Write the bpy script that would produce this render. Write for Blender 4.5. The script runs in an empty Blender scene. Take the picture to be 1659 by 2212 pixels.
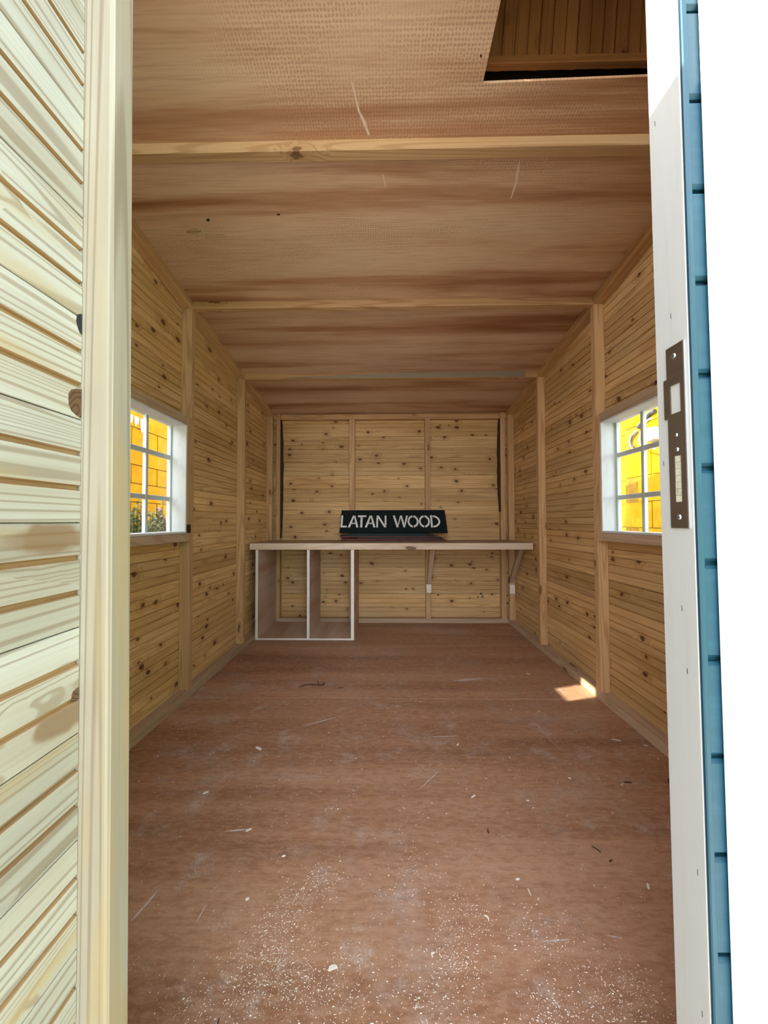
import bpy, bmesh, math, random
from mathutils import Vector, Matrix
random.seed(7)
scene = bpy.context.scene
C = scene.collection
R = math.radians

# ------------------------------------------------------------------ camera
F_PX, W_PX, H_PX = 800.0, 1659.0, 2212.0
CAM_H = 1.10
cd = bpy.data.cameras.new('camera')
cd.sensor_fit = 'HORIZONTAL'
cd.sensor_width = 36.0
cd.lens = F_PX / W_PX * 36.0
cd.clip_start = 0.01
cam = bpy.data.objects.new('camera', cd)
C.objects.link(cam)
YAW, PITCH, ROLL = 0.95, 1.43, -0.12
cam.location = (0, 0, CAM_H)
cam.rotation_euler = (Matrix.Rotation(R(YAW), 3, 'Z') @ Matrix.Rotation(R(90 + PITCH), 3, 'X')
                      @ Matrix.Rotation(R(ROLL), 3, 'Z')).to_euler()
cd.shift_x = (F_PX * math.tan(R(YAW)) - 6.5) / W_PX
scene.camera = cam

# ------------------------------------------------------------------ sky, sun, exposure
SKY = 2.35
SUN = 19.0
EXPOSURE = -0.12
w = bpy.data.worlds.new('sky')
scene.world = w
w.use_nodes = True
bg = w.node_tree.nodes['Background']
sky = w.node_tree.nodes.new('ShaderNodeTexSky')
sky.sky_type = 'NISHITA'
sky.sun_disc = False
sky.sun_elevation = R(30.7)
sky.sun_rotation = R(-106.7)
sky.dust_density = 0.6
sat = w.node_tree.nodes.new('ShaderNodeHueSaturation')      # thin bright haze: a pale sky
sat.inputs['Saturation'].default_value = 0.42
w.node_tree.links.new(sky.outputs[0], sat.inputs['Color'])
w.node_tree.links.new(sat.outputs[0], bg.inputs['Color'])
bg.inputs['Strength'].default_value = SKY
sd = bpy.data.lights.new('sun', 'SUN')
sd.energy = SUN
sd.angle = R(0.55)
sd.color = (1.0, 0.93, 0.80)
sun = bpy.data.objects.new('sun', sd)
C.objects.link(sun)
SUN_DIR = Vector((2.5, 0.75, -1.55)).normalized()
sun.rotation_euler = SUN_DIR.to_track_quat('-Z', 'Y').to_euler()
sun.location = (-6, -1, 5)
vs = scene.view_settings
vs.view_transform = 'Standard'
vs.look = 'None'
vs.exposure = EXPOSURE
vs.gamma = 1.0
vs.use_curve_mapping = False
scene.cycles.diffuse_bounces = 6
scene.cycles.glossy_bounces = 3
scene.cycles.max_bounces = 9
scene.cycles.transparent_max_bounces = 12
scene.cycles.use_denoising = True
scene.cycles.use_adaptive_sampling = True
scene.cycles.adaptive_threshold = 0.06
scene.cycles.sample_clamp_indirect = 8.0

# ------------------------------------------------------------------ node helpers
def mat_new(name):
    m = bpy.data.materials.new(name)
    m.use_nodes = True
    nt = m.node_tree
    return m, nt, nt.nodes['Principled BSDF']

def N(nt, kind, **kw):
    n = nt.nodes.new(kind)
    for k, v in kw.items():
        setattr(n, k, v)
    return n

def L(nt, a, b):
    nt.links.new(a, b)

def math_n(nt, op, a, b=None, c=None, clamp=False):
    n = N(nt, 'ShaderNodeMath', operation=op, use_clamp=clamp)
    for i, v in enumerate((a, b, c)):
        if v is None:
            continue
        if isinstance(v, (int, float)):
            n.inputs[i].default_value = v
        else:
            L(nt, v, n.inputs[i])
    return n.outputs[0]

def mix_c(nt, fac, a, b, blend='MIX'):
    n = N(nt, 'ShaderNodeMix', data_type='RGBA', blend_type=blend)
    n.clamp_factor = True
    for sock, v in ((n.inputs[0], fac), (n.inputs[6], a), (n.inputs[7], b)):
        if isinstance(v, (int, float)):
            sock.default_value = v
        elif isinstance(v, (tuple, list)):
            sock.default_value = (*v, 1) if len(v) == 3 else v
        else:
            L(nt, v, sock)
    return n.outputs[2]

def maprange(nt, v, a, b, c=0.0, d=1.0, smooth=True):
    n = N(nt, 'ShaderNodeMapRange')
    n.interpolation_type = 'SMOOTHSTEP' if smooth else 'LINEAR'
    L(nt, v, n.inputs[0])
    for i, x in zip((1, 2, 3, 4), (a, b, c, d)):
        n.inputs[i].default_value = x
    return n.outputs[0]

def scaled(nt, vec, s):
    n = N(nt, 'ShaderNodeVectorMath', operation='MULTIPLY')
    L(nt, vec, n.inputs[0])
    n.inputs[1].default_value = s
    return n.outputs[0]

def noise(nt, vec, scale=1.0, detail=3.0, rough=0.55, dist=0.0):
    n = N(nt, 'ShaderNodeTexNoise')
    L(nt, vec, n.inputs['Vector'])
    n.inputs['Scale'].default_value = scale
    n.inputs['Detail'].default_value = detail
    n.inputs['Roughness'].default_value = rough
    n.inputs['Distortion'].default_value = dist
    return n.outputs['Fac']

def obj_coords(nt, rnd=True):
    tc = N(nt, 'ShaderNodeTexCoord')
    if not rnd:
        return tc.outputs['Object'], None
    oi = N(nt, 'ShaderNodeObjectInfo')
    cv = N(nt, 'ShaderNodeCombineXYZ')
    L(nt, math_n(nt, 'MULTIPLY', oi.outputs['Random'], 37.0), cv.inputs[0])
    L(nt, math_n(nt, 'MULTIPLY', oi.outputs['Random'], 91.0), cv.inputs[1])
    L(nt, math_n(nt, 'MULTIPLY', oi.outputs['Random'], 53.0), cv.inputs[2])
    ad = N(nt, 'ShaderNodeVectorMath', operation='ADD')
    L(nt, tc.outputs['Object'], ad.inputs[0])
    L(nt, cv.outputs[0], ad.inputs[1])
    return ad.outputs[0], oi.outputs['Random']

def bump(nt, bsdf, h, strength=0.2, dist=0.002):
    b = N(nt, 'ShaderNodeBump')
    b.inputs['Strength'].default_value = strength
    b.inputs['Distance'].default_value = dist
    L(nt, h, b.inputs['Height'])
    L(nt, b.outputs[0], bsdf.inputs['Normal'])

def pine(name, lo, hi, ring, knot=1.0, ring_amt=0.45, rough=0.6, knot_c=(0.10, 0.035, 0.012), freq=34.0,
         kscale=(5.0, 7.0), stain=None, vary=0.25, ksize=1.0, kmiss=0.42, sharp=0.25, xs=0.30):
    """softwood: grain runs along local X"""
    m, nt, bs = mat_new(name)
    v, rnd = obj_coords(nt)
    sx = N(nt, 'ShaderNodeSeparateXYZ')
    L(nt, v, sx.inputs[0])
    kv = N(nt, 'ShaderNodeCombineXYZ')
    L(nt, math_n(nt, 'MULTIPLY', sx.outputs[0], kscale[0]), kv.inputs[0])
    yz = math_n(nt, 'ADD', math_n(nt, 'MULTIPLY', sx.outputs[1], 0.6), sx.outputs[2])
    L(nt, math_n(nt, 'MULTIPLY', yz, kscale[1]), kv.inputs[1])
    vo = N(nt, 'ShaderNodeTexVoronoi', voronoi_dimensions='2D', feature='F1')
    L(nt, kv.outputs[0], vo.inputs['Vector'])
    wob = noise(nt, scaled(nt, v, (30.0, 30.0, 30.0)), 1.0, 1.0)
    wv_ = N(nt, 'ShaderNodeCombineXYZ')
    L(nt, math_n(nt, 'MULTIPLY_ADD', wob, 0.16, -0.08), wv_.inputs[0])
    L(nt, math_n(nt, 'MULTIPLY_ADD', wob, -0.10, 0.05), wv_.inputs[1])
    wa_ = N(nt, 'ShaderNodeVectorMath', operation='ADD')
    L(nt, kv.outputs[0], wa_.inputs[0])
    L(nt, wv_.outputs[0], wa_.inputs[1])
    L(nt, wa_.outputs[0], vo.inputs['Vector'])
    vo.inputs['Scale'].default_value = 1.0
    d = vo.outputs['Distance']
    vc = N(nt, 'ShaderNodeSeparateColor')
    L(nt, vo.outputs['Color'], vc.inputs[0])
    has = math_n(nt, 'GREATER_THAN', vc.outputs[0], kmiss)
    size = math_n(nt, 'MULTIPLY_ADD', vc.outputs[1], 0.060 * ksize, 0.030 * ksize)
    dd = math_n(nt, 'DIVIDE', d, size)
    kn = math_n(nt, 'MULTIPLY', maprange(nt, dd, 0.75, 1.25, 1.0, 0.0), has)
    halo = math_n(nt, 'MULTIPLY', maprange(nt, dd, 1.0, 4.5, 1.0, 0.0), has)
    n1 = noise(nt, scaled(nt, v, (xs, 9.0, 9.0)), 1.0, 1.5, 0.45, 0.10)
    n1k = math_n(nt, 'MULTIPLY_ADD', halo, 0.10 * knot, n1)
    rg = math_n(nt, 'SINE', math_n(nt, 'MULTIPLY', n1k, freq * 2.2))
    rg = maprange(nt, rg, sharp, 1.0, 0.0, 1.0)
    fine = noise(nt, scaled(nt, v, (3.0, 190.0, 190.0)), 1.0, 2.0)
    broad = noise(nt, scaled(nt, v, (0.8, 5.0, 5.0)), 1.0, 3.0)
    col = mix_c(nt, maprange(nt, broad, 0.3, 0.7), lo, hi)
    col = mix_c(nt, math_n(nt, 'MULTIPLY', rg, ring_amt), col, ring)
    col = mix_c(nt, math_n(nt, 'MULTIPLY', maprange(nt, fine, 0.35, 0.7), 0.16), col, ring)
    col = mix_c(nt, math_n(nt, 'MULTIPLY', halo, 0.35 * knot), col, ring)
    if stain:
        s = noise(nt, scaled(nt, v, (1.6, 16.0, 16.0)), 1.0, 2.0)
        col = mix_c(nt, math_n(nt, 'MULTIPLY', maprange(nt, s, 0.54, 0.72), 0.75), col, stain)
    # every piece its own shade
    hs = N(nt, 'ShaderNodeHueSaturation')
    L(nt, math_n(nt, 'MULTIPLY_ADD', rnd, vary, 1.0 - vary * 0.55), hs.inputs['Value'])
    L(nt, col, hs.inputs['Color'])
    col = hs.outputs[0]
    if knot > 0:
        col = mix_c(nt, math_n(nt, 'MULTIPLY', kn, 0.92 * knot), col, knot_c)
    L(nt, col, bs.inputs['Base Color'])
    bs.inputs['Roughness'].default_value = rough
    bs.inputs['Specular IOR Level'].default_value = 0.3
    return m

def paint(name, col, rough=0.5, wear=None, wear_amt=0.3, nscale=(8, 60, 60), bstr=0.15, spec=0.4):
    m, nt, bs = mat_new(name)
    v, rnd = obj_coords(nt)
    n = noise(nt, scaled(nt, v, nscale), 1.0, 4.0)
    c2 = wear or tuple(x * 0.8 for x in col)
    c = mix_c(nt, math_n(nt, 'MULTIPLY', maprange(nt, n, 0.45, 0.75), wear_amt), col, c2)
    L(nt, c, bs.inputs['Base Color'])
    bs.inputs['Roughness'].default_value = rough
    bs.inputs['Specular IOR Level'].default_value = spec
    bump(nt, bs, n, bstr, 0.001)
    return m

# ------------------------------------------------------------------ materials
M = {}
M['wall_pine'] = pine('wall_pine', (0.57, 0.36, 0.145), (0.73, 0.505, 0.245), (0.37, 0.185, 0.06), ring_amt=0.42, freq=44, vary=0.30, ksize=1.25, kmiss=0.36)
M['stud_pine'] = pine('stud_pine', (0.52, 0.325, 0.155), (0.62, 0.405, 0.205), (0.36, 0.185, 0.07), knot=0.8, ring_amt=0.55, freq=50, kscale=(1.6, 5.0), ksize=0.7)
M['plate_pine'] = pine('plate_pine', (0.46, 0.335, 0.215), (0.56, 0.415, 0.275), (0.33, 0.205, 0.115), knot=0.8, ring_amt=0.45, freq=40, kscale=(1.6, 5.0))
M['door_pine'] = pine('door_pine', (0.34, 0.30, 0.23), (0.425, 0.405, 0.35), (0.19, 0.135, 0.08), knot=0.75, ring_amt=0.60, freq=92,
                      kscale=(2.2, 6.0), stain=(0.36, 0.25, 0.10), knot_c=(0.16, 0.075, 0.025), vary=0.24, ksize=2.2, kmiss=0.55, sharp=0.35, xs=0.16)
M['post_pine'] = pine('post_pine', (0.30, 0.25, 0.185), (0.365, 0.33, 0.27), (0.185, 0.14, 0.092), knot=0.0, ring_amt=0.7, freq=80,
                      stain=(0.36, 0.25, 0.11), vary=0.05, sharp=0.35, xs=0.14)
M['bench_pine'] = pine('bench_pine', (0.70, 0.55, 0.40), (0.80, 0.66, 0.50), (0.52, 0.36, 0.22), knot=0.9, ring_amt=0.35, freq=40, kscale=(1.8, 6.0), ksize=1.3)
M['bench_top'] = pine('bench_top', (0.36, 0.27, 0.185), (0.45, 0.35, 0.245), (0.28, 0.19, 0.115), knot=0.0, ring_amt=0.3)
M['panel_edge'] = paint('panel_edge', (0.80, 0.76, 0.68), 0.6, (0.66, 0.58, 0.46))
M['jamb_wood'] = paint('jamb_wood', (0.385, 0.38, 0.355), 0.55, (0.335, 0.32, 0.28), 0.35, nscale=(4, 90, 90))
M['blue_paint'] = paint('blue_paint', (0.006, 0.040, 0.060), 0.45, (0.012, 0.058, 0.082), 0.6, nscale=(10, 80, 80), bstr=0.25)
M['white_paint'] = paint('white_paint', (0.86, 0.88, 0.88), 0.45, (0.78, 0.80, 0.82), 0.4, nscale=(6, 50, 50), bstr=0.2)
M['window_white'] = paint('window_white', (0.62, 0.63, 0.62), 0.5, (0.50, 0.51, 0.50), 0.4, nscale=(14, 40, 40), bstr=0.1)
M['sign_black'] = paint('sign_black', (0.006, 0.013, 0.014), 0.5, (0.012, 0.022, 0.024), 0.4, spec=0.2)
M['sign_green'] = paint('sign_green', (0.012, 0.035, 0.045), 0.5, (0.02, 0.05, 0.055), 0.4, spec=0.2)
M['sign_red'] = paint('sign_red', (0.12, 0.028, 0.016), 0.6, (0.20, 0.06, 0.035), 0.6, nscale=(20, 200, 200))
M['letter_white'] = paint('letter_white', (0.80, 0.82, 0.84), 0.5, (0.66, 0.68, 0.70), 0.5, nscale=(60, 60, 60))
M['steel_brown'] = paint('steel_brown', (0.16, 0.12, 0.085), 0.38, (0.09, 0.065, 0.05), 0.6, nscale=(60, 8, 20), bstr=0.05)
M['steel_brown'].node_tree.nodes['Principled BSDF'].inputs['Metallic'].default_value = 0.75
M['steel'] = paint('steel', (0.62, 0.64, 0.66), 0.3, (0.5, 0.52, 0.54), 0.4)
M['steel'].node_tree.nodes['Principled BSDF'].inputs['Metallic'].default_value = 0.9
M['bark_and_shade'] = paint('bark_and_shade', (0.030, 0.014, 0.008), 0.8, (0.10, 0.05, 0.025), 0.5, nscale=(4, 60, 60), bstr=0.5)  # near-black for bark and knots, also for painted-in shade
M['twig'] = paint('twig', (0.05, 0.025, 0.012), 0.8, (0.09, 0.05, 0.025), 0.5)
M['black_lump'] = paint('black_lump', (0.012, 0.011, 0.012), 0.7, (0.03, 0.028, 0.03), 0.5, nscale=(80, 80, 80), bstr=0.5)
M['chip'] = paint('chip', (0.84, 0.77, 0.67), 0.7, (0.72, 0.61, 0.48), 0.5)
M['ply_knot'] = pine('ply_knot', (0.50, 0.34, 0.19), (0.60, 0.44, 0.27), (0.30, 0.17, 0.08), knot=0.0, ring_amt=0.7, freq=120)
M['ply_scratch'] = paint('ply_scratch', (0.74, 0.60, 0.47), 0.7, (0.60, 0.42, 0.29), 0.8, nscale=(60, 60, 60))
M['knot_brown'] = pine('knot_brown', (0.09, 0.045, 0.02), (0.13, 0.068, 0.03), (0.035, 0.015, 0.008), knot=0.0, ring_amt=0.8, freq=160)
M['groove_shade_brown'] = pine('groove_shade_brown', (0.30, 0.17, 0.075), (0.36, 0.23, 0.115), (0.20, 0.10, 0.04), knot=0.0, ring_amt=0.4, freq=60)  # shading inside the door leaf grooves, put into the colour
M['scuff'] = paint('scuff', (0.60, 0.52, 0.48), 0.75, (0.42, 0.27, 0.18), 1.0, nscale=(120, 120, 120))
M['grey_wane'] = paint('grey_wane', (0.30, 0.26, 0.19), 0.8, (0.17, 0.13, 0.08), 0.7, nscale=(3, 60, 60))
M['mortise'] = paint('mortise', (0.42, 0.40, 0.30), 0.8, (0.05, 0.04, 0.03), 0.8, nscale=(90, 90, 40), bstr=0.6)
M['groundm'] = paint('groundm', (0.60, 0.57, 0.52), 0.85, (0.48, 0.46, 0.42), 0.5, nscale=(2, 2, 2))
M['roofm'] = paint('roofm', (0.05, 0.05, 0.055), 0.8)
M['cable_white'] = paint('cable_white', (0.40, 0.40, 0.39), 0.5)
M['cable_black'] = paint('cable_black', (0.03, 0.03, 0.035), 0.5)
M['box_white'] = paint('box_white', (0.38, 0.38, 0.37), 0.5)
M['leaf'] = paint('leaf', (0.10, 0.19, 0.085), 0.6, (0.20, 0.27, 0.15), 0.8, nscale=(30, 30, 30))
M['stem'] = paint('stem', (0.17, 0.15, 0.08), 0.8)
M['flower'] = paint('flower', (0.55, 0.42, 0.60), 0.7)

def yellow(name, a, b):
    m, nt, bs = mat_new(name)
    v, rnd = obj_coords(nt)
    n = noise(nt, v, 6.0, 5.0, 0.65)
    s = noise(nt, v, 38.0, 3.0, 0.6)
    c = mix_c(nt, maprange(nt, n, 0.35, 0.7), a, b)
    c = mix_c(nt, math_n(nt, 'MULTIPLY', maprange(nt, s, 0.63, 0.72), 0.7), c, (0.30, 0.16, 0.02))
    L(nt, c, bs.inputs['Base Color'])
    bs.inputs['Roughness'].default_value = 0.9
    bs.inputs['Specular IOR Level'].default_value = 0.08
    bump(nt, bs, s, 0.5, 0.01)
    return m
M['yellow_block'] = yellow('yellow_block', (0.285, 0.150, 0.0008), (0.345, 0.198, 0.003))
M['yellow_mortar'] = yellow('yellow_mortar', (0.15, 0.075, 0.006), (0.21, 0.115, 0.012))
M['white_drip'] = paint('white_drip', (0.82, 0.80, 0.72), 0.8, (0.7, 0.66, 0.5), 0.6, nscale=(20, 20, 20))

def ply(name, cols, band, floor=False):
    """plywood sheet: grain along local X"""
    m, nt, bs = mat_new(name)
    v, rnd = obj_coords(nt, rnd=not floor)
    wv = noise(nt, scaled(nt, v, (0.5, 1.6, 1.0)), 1.0, 2.0)
    n = noise(nt, scaled(nt, v, band), 1.0, 4.0, 0.60, 0.30)
    nb = noise(nt, scaled(nt, v, tuple(q * 0.45 for q in band)), 1.0, 2.0, 0.5, 0.2)
    n = math_n(nt, 'ADD', math_n(nt, 'MULTIPLY', n, 0.62), math_n(nt, 'MULTIPLY', nb, 0.38))
    ramp = N(nt, 'ShaderNodeValToRGB')
    el = ramp.color_ramp.elements
    el[0].position, el[0].color = 0.37, (*cols[0], 1)
    el[1].position, el[1].color = 0.64, (*cols[-1], 1)
    for i, c in enumerate(cols[1:-1]):
        e = el.new(0.37 + 0.27 * (i + 1) / (len(cols) - 1))
        e.color = (*c, 1)
    L(nt, n, ramp.inputs[0])
    col = ramp.outputs[0]
    fine = noise(nt, scaled(nt, v, (5.0, 120.0, 40.0)), 1.0, 3.0)
    col = mix_c(nt, math_n(nt, 'MULTIPLY', maprange(nt, fine, 0.4, 0.75), 0.30), col, cols[0])
    if floor:
        d1 = noise(nt, scaled(nt, v, (1.5, 1.5, 1.5)), 1.0, 4.0, 0.6)
        d2 = noise(nt, scaled(nt, v, (7.0, 7.0, 7.0)), 1.0, 5.0, 0.7)
        sp = noise(nt, scaled(nt, v, (260.0, 150.0, 200.0)), 1.0, 2.0, 0.6)
        dust = math_n(nt, 'MULTIPLY', maprange(nt, math_n(nt, 'ADD', d1, math_n(nt, 'MULTIPLY', d2, 0.8)), 0.86, 1.25), 0.55)
        col = mix_c(nt, dust, col, (0.44, 0.365, 0.315))
        # trodden-in sawdust patches
        p = maprange(nt, math_n(nt, 'ADD', d2, math_n(nt, 'MULTIPLY', sp, 0.55)), 0.84, 1.02)
        col = mix_c(nt, math_n(nt, 'MULTIPLY', p, 0.34), col, (0.62, 0.57, 0.52))
        mo = noise(nt, scaled(nt, v, (22.0, 60.0, 40.0)), 1.0, 5.0, 0.75)
        col = mix_c(nt, math_n(nt, 'MULTIPLY', maprange(nt, mo, 0.42, 0.66), 0.35), col, (0.56, 0.36, 0.235))
        col = mix_c(nt, math_n(nt, 'MULTIPLY', maprange(nt, mo, 0.50, 0.36), 0.30), col, (0.20, 0.09, 0.045))
        dk = noise(nt, scaled(nt, v, (3.0, 5.0, 4.0)), 1.0, 5.0, 0.7)
        col = mix_c(nt, math_n(nt, 'MULTIPLY', maprange(nt, dk, 0.62, 0.78), 0.5), col, (0.10, 0.055, 0.035))
        r = maprange(nt, d2, 0.3, 0.7, 0.42, 0.62)
        L(nt, r, bs.inputs['Roughness'])
    else:
        # roller imprint of the sheet, a fine mesh pattern in patches
        wa = N(nt, 'ShaderNodeTexVoronoi', voronoi_dimensions='2D', feature='F1')
        wa.inputs['Randomness'].default_value = 0.25
        L(nt, scaled(nt, v, (85.0, 85.0, 1.0)), wa.inputs['Vector'])
        wa.inputs['Scale'].default_value = 1.0
        pm = maprange(nt, noise(nt, scaled(nt, v, (1.1, 2.6, 1.0)), 1.0, 2.0), 0.42, 0.62)
        col = mix_c(nt, math_n(nt, 'MULTIPLY', math_n(nt, 'MULTIPLY', maprange(nt, wa.outputs['Distance'], 0.15, 0.5, 1, 0), pm), 0.48), col, cols[0])
        bs.inputs['Roughness'].default_value = 0.6
    bs.inputs['Specular IOR Level'].default_value = 0.35
    L(nt, col, bs.inputs['Base Color'])
    bump(nt, bs, fine, 0.08, 0.001)
    return m
M['ceil_ply'] = ply('ceil_ply', [(0.30, 0.125, 0.055), (0.48, 0.27, 0.15), (0.66, 0.45, 0.285), (0.71, 0.51, 0.34), (0.72, 0.53, 0.36)], (0.42, 6.0, 1.0))
M['cab_ply'] = ply('cab_ply', [(0.44, 0.25, 0.15), (0.60, 0.45, 0.33), (0.68, 0.55, 0.43)], (5.0, 0.5, 1.0))
M['floor_ply'] = ply('floor_ply', [(0.26, 0.118, 0.058), (0.40, 0.205, 0.110), (0.50, 0.285, 0.168)], (0.5, 6.5, 1.0), floor=True)
M['loft_pine_shaded'] = pine('loft_pine_shaded', (0.33, 0.125, 0.032), (0.42, 0.17, 0.05), (0.17, 0.06, 0.015), knot=1.0, ring_amt=0.3)  # darker than the other pine: dimness of the loft put into the colour

def glass_mat():
    m, nt, bs = mat_new('window_glass')
    out = nt.nodes['Material Output']
    nt.nodes.remove(bs)
    tr = N(nt, 'ShaderNodeBsdfTransparent')
    tr.inputs[0].default_value = (0.96, 0.98, 0.97, 1)
    gl = N(nt, 'ShaderNodeBsdfGlossy')
    gl.inputs['Roughness'].default_value = 0.02
    lw_ = N(nt, 'ShaderNodeLayerWeight')
    lw_.inputs[0].default_value = 0.5
    fac = math_n(nt, 'MULTIPLY_ADD', math_n(nt, 'POWER', lw_.outputs['Facing'], 5.0), 0.5, 0.025)
    mx = N(nt, 'ShaderNodeMixShader')
    L(nt, fac, mx.inputs[0])
    L(nt, tr.outputs[0], mx.inputs[1])
    L(nt, gl.outputs[0], mx.inputs[2])
    L(nt, mx.outputs[0], out.inputs[0])
    return m
M['glass'] = glass_mat()

# ------------------------------------------------------------------ object helpers
def link(name, mesh, mat, parent=None, loc=(0, 0, 0), rot=(0, 0, 0)):
    if mat is not None and not mesh.materials:
        for k in ([mat] if isinstance(mat, str) else mat):
            mesh.materials.append(M[k])
    o = bpy.data.objects.new(name, mesh)
    C.objects.link(o)
    o.parent = parent
    o.location = loc
    o.rotation_euler = rot
    return o

def empty(name, loc=(0, 0, 0), rot=(0, 0, 0), label=None, cat=None, kind=None, group=None):
    o = bpy.data.objects.new(name, None)
    o.empty_display_size = 0.1
    C.objects.link(o)
    o.location = loc
    o.rotation_euler = rot
    return tag(o, label, cat, kind, group)

def tag(o, label=None, cat=None, kind=None, group=None):
    for k, v in (('label', label), ('category', cat), ('kind', kind), ('group', group)):
        if v:
            o[k] = v
    return o

def bm_mesh(bm, name):
    bmesh.ops.recalc_face_normals(bm, faces=bm.faces)
    me = bpy.data.meshes.new(name)
    bm.to_mesh(me)
    bm.free()
    return me

def add_prism(bm, prof, x0, x1):
    """closed (y,z) profile extruded along X"""
    a = [bm.verts.new((x0, y, z)) for y, z in prof]
    b = [bm.verts.new((x1, y, z)) for y, z in prof]
    n = len(prof)
    for i in range(n):
        bm.faces.new((a[i], a[(i + 1) % n], b[(i + 1) % n], b[i]))
    bm.faces.new(a[::-1])
    bm.faces.new(b)

def rect_prof(y0, y1, z0, z1, c=0.0025):
    return [(y0 + c, z0), (y1 - c, z0), (y1, z0 + c), (y1, z1 - c), (y1 - c, z1), (y0 + c, z1), (y0, z1 - c), (y0, z0 + c)]

def beam_mesh(Lx, dy, dz, c=0.0025, name='beam'):
    """timber: X 0..L, Y 0..dy, Z 0..dz"""
    bm = bmesh.new()
    add_prism(bm, rect_prof(0, dy, 0, dz, min(c, dy * 0.3, dz * 0.3)), 0, Lx)
    return bm_mesh(bm, name)

def add_box(bm, lo, hi, c=0.0):
    x0, y0, z0 = lo
    x1, y1, z1 = hi
    if c:
        add_prism(bm, rect_prof(y0, y1, z0, z1, c), x0, x1)
    else:
        add_prism(bm, [(y0, z0), (y1, z0), (y1, z1), (y0, z1)], x0, x1)

# timber placed in world axes: grain along 'x', 'y' or 'z'
def timber(name, lo, hi, axis, mat, parent=None, off=(0, 0, 0), c=0.0025, rot_extra=None):
    d = [hi[i] - lo[i] for i in range(3)]
    o3 = Vector(lo) - Vector(off)
    if axis == 'x':
        me = beam_mesh(d[0], d[1], d[2], c, name)
        return link(name, me, mat, parent, o3)
    if axis == 'y':      # local x -> +Y, local y -> -X
        me = beam_mesh(d[1], d[0], d[2], c, name)
        return link(name, me, mat, parent, o3 + Vector((d[0], 0, 0)), (0, 0, R(90)))
    me = beam_mesh(d[2], d[1], d[0], c, name)      # local x -> +Z, local z -> -X  (rotate -90 about Y)
    return link(name, me, mat, parent, o3 + Vector((d[0], 0, 0)), (0, R(-90), 0))

def board_profile(h, t, ngroove=2, gw=0.0065, gd=0.0065, ch=0.003, gap=0.0016):
    """y=0 is the show face, y=t the back; z 0..h"""
    jd = min(ch + 0.006, t * 0.6)          # joint depth; behind it the tongue closes the gap
    p = [(t, 0.0), (jd, 0.0), (jd, gap), (ch, gap), (0.0, gap + ch)]
    for k in range(1, ngroove + 1):
        zc = h * k / (ngroove + 1)
        p += [(0.0, zc - gw / 2), (gd, zc - gw / 2 + gw * 0.25), (gd, zc + gw / 2 - gw * 0.25), (0.0, zc + gw / 2)]
    p += [(0.0, h - gap - ch), (ch, h - gap), (jd, h - gap), (jd, h), (t, h)]
    return p[::-1]

def board_mesh(Lx, h, t=0.018, cut=None, **kw):
    bm = bmesh.new()
    add_prism(bm, board_profile(h, t, **kw), 0, Lx)
    if cut:      # cut = (point, normal) in local space, keeps the side against the normal
        g = bm.verts[:] + bm.edges[:] + bm.faces[:]
        bmesh.ops.bisect_plane(bm, geom=g, plane_co=cut[0], plane_no=cut[1], clear_outer=True)
        ed = [e for e in bm.edges if e.is_boundary]
        if ed:
            bmesh.ops.contextual_create(bm, geom=ed)
        if not bm.verts:
            bm.free()
            return None
    return bm_mesh(bm, 'board')

# ------------------------------------------------------------------ dimensions
XL, XR = -1.305, 1.363          # show faces of the side boards
IL, IR = -1.240, 1.300          # inner faces of the studs
YB = 4.095                      # show face of the back boards
YBI = 4.030                     # front of the back studs
Y0 = 0.572                      # inside of the front wall
COV = 0.145
def zc(y):                      # underside of the ceiling
    return 2.51 - 0.13 * (y - 2.31)
SLOPE = math.atan(0.13)
PH = 0.050                      # sole plate height

# ------------------------------------------------------------------ ground outside
bm = bmesh.new()
add_box(bm, (-30, -30, -0.36), (30, 30, -0.16))
tag(link('ground', bm_mesh(bm, 'ground'), 'groundm'), 'pale dusty ground around the wooden shed', 'ground', 'structure')

# ------------------------------------------------------------------ floor
fl = empty('floor', (0, 0, 0), label='reddish brown plywood shed floor strewn with sawdust', cat='floor', kind='structure')
for y0, y1 in ((0.46, 2.3302), (2.3302, YB)):
    bm = bmesh.new()
    add_prism(bm, [(y0 + 0.0009, -0.022), (y1 - 0.0009, -0.022), (y1 - 0.0009, -0.002), (y1 - 0.0032, 0), (y0 + 0.0032, 0), (y0 + 0.0009, -0.002)], XL, XR)
    link('plywood_sheet', bm_mesh(bm, 'plywood_sheet'), 'floor_ply', fl)
bm = bmesh.new()
add_box(bm, (XL, 0.47, -0.159), (XR, YB, -0.0225))
link('joist_frame', bm_mesh(bm, 'joist_frame'), 'plate_pine', fl)

# ------------------------------------------------------------------ side walls
WZ0, WZ1 = 1.040, 1.690          # window opening
WY0, WY1 = 1.560, 2.255

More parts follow.
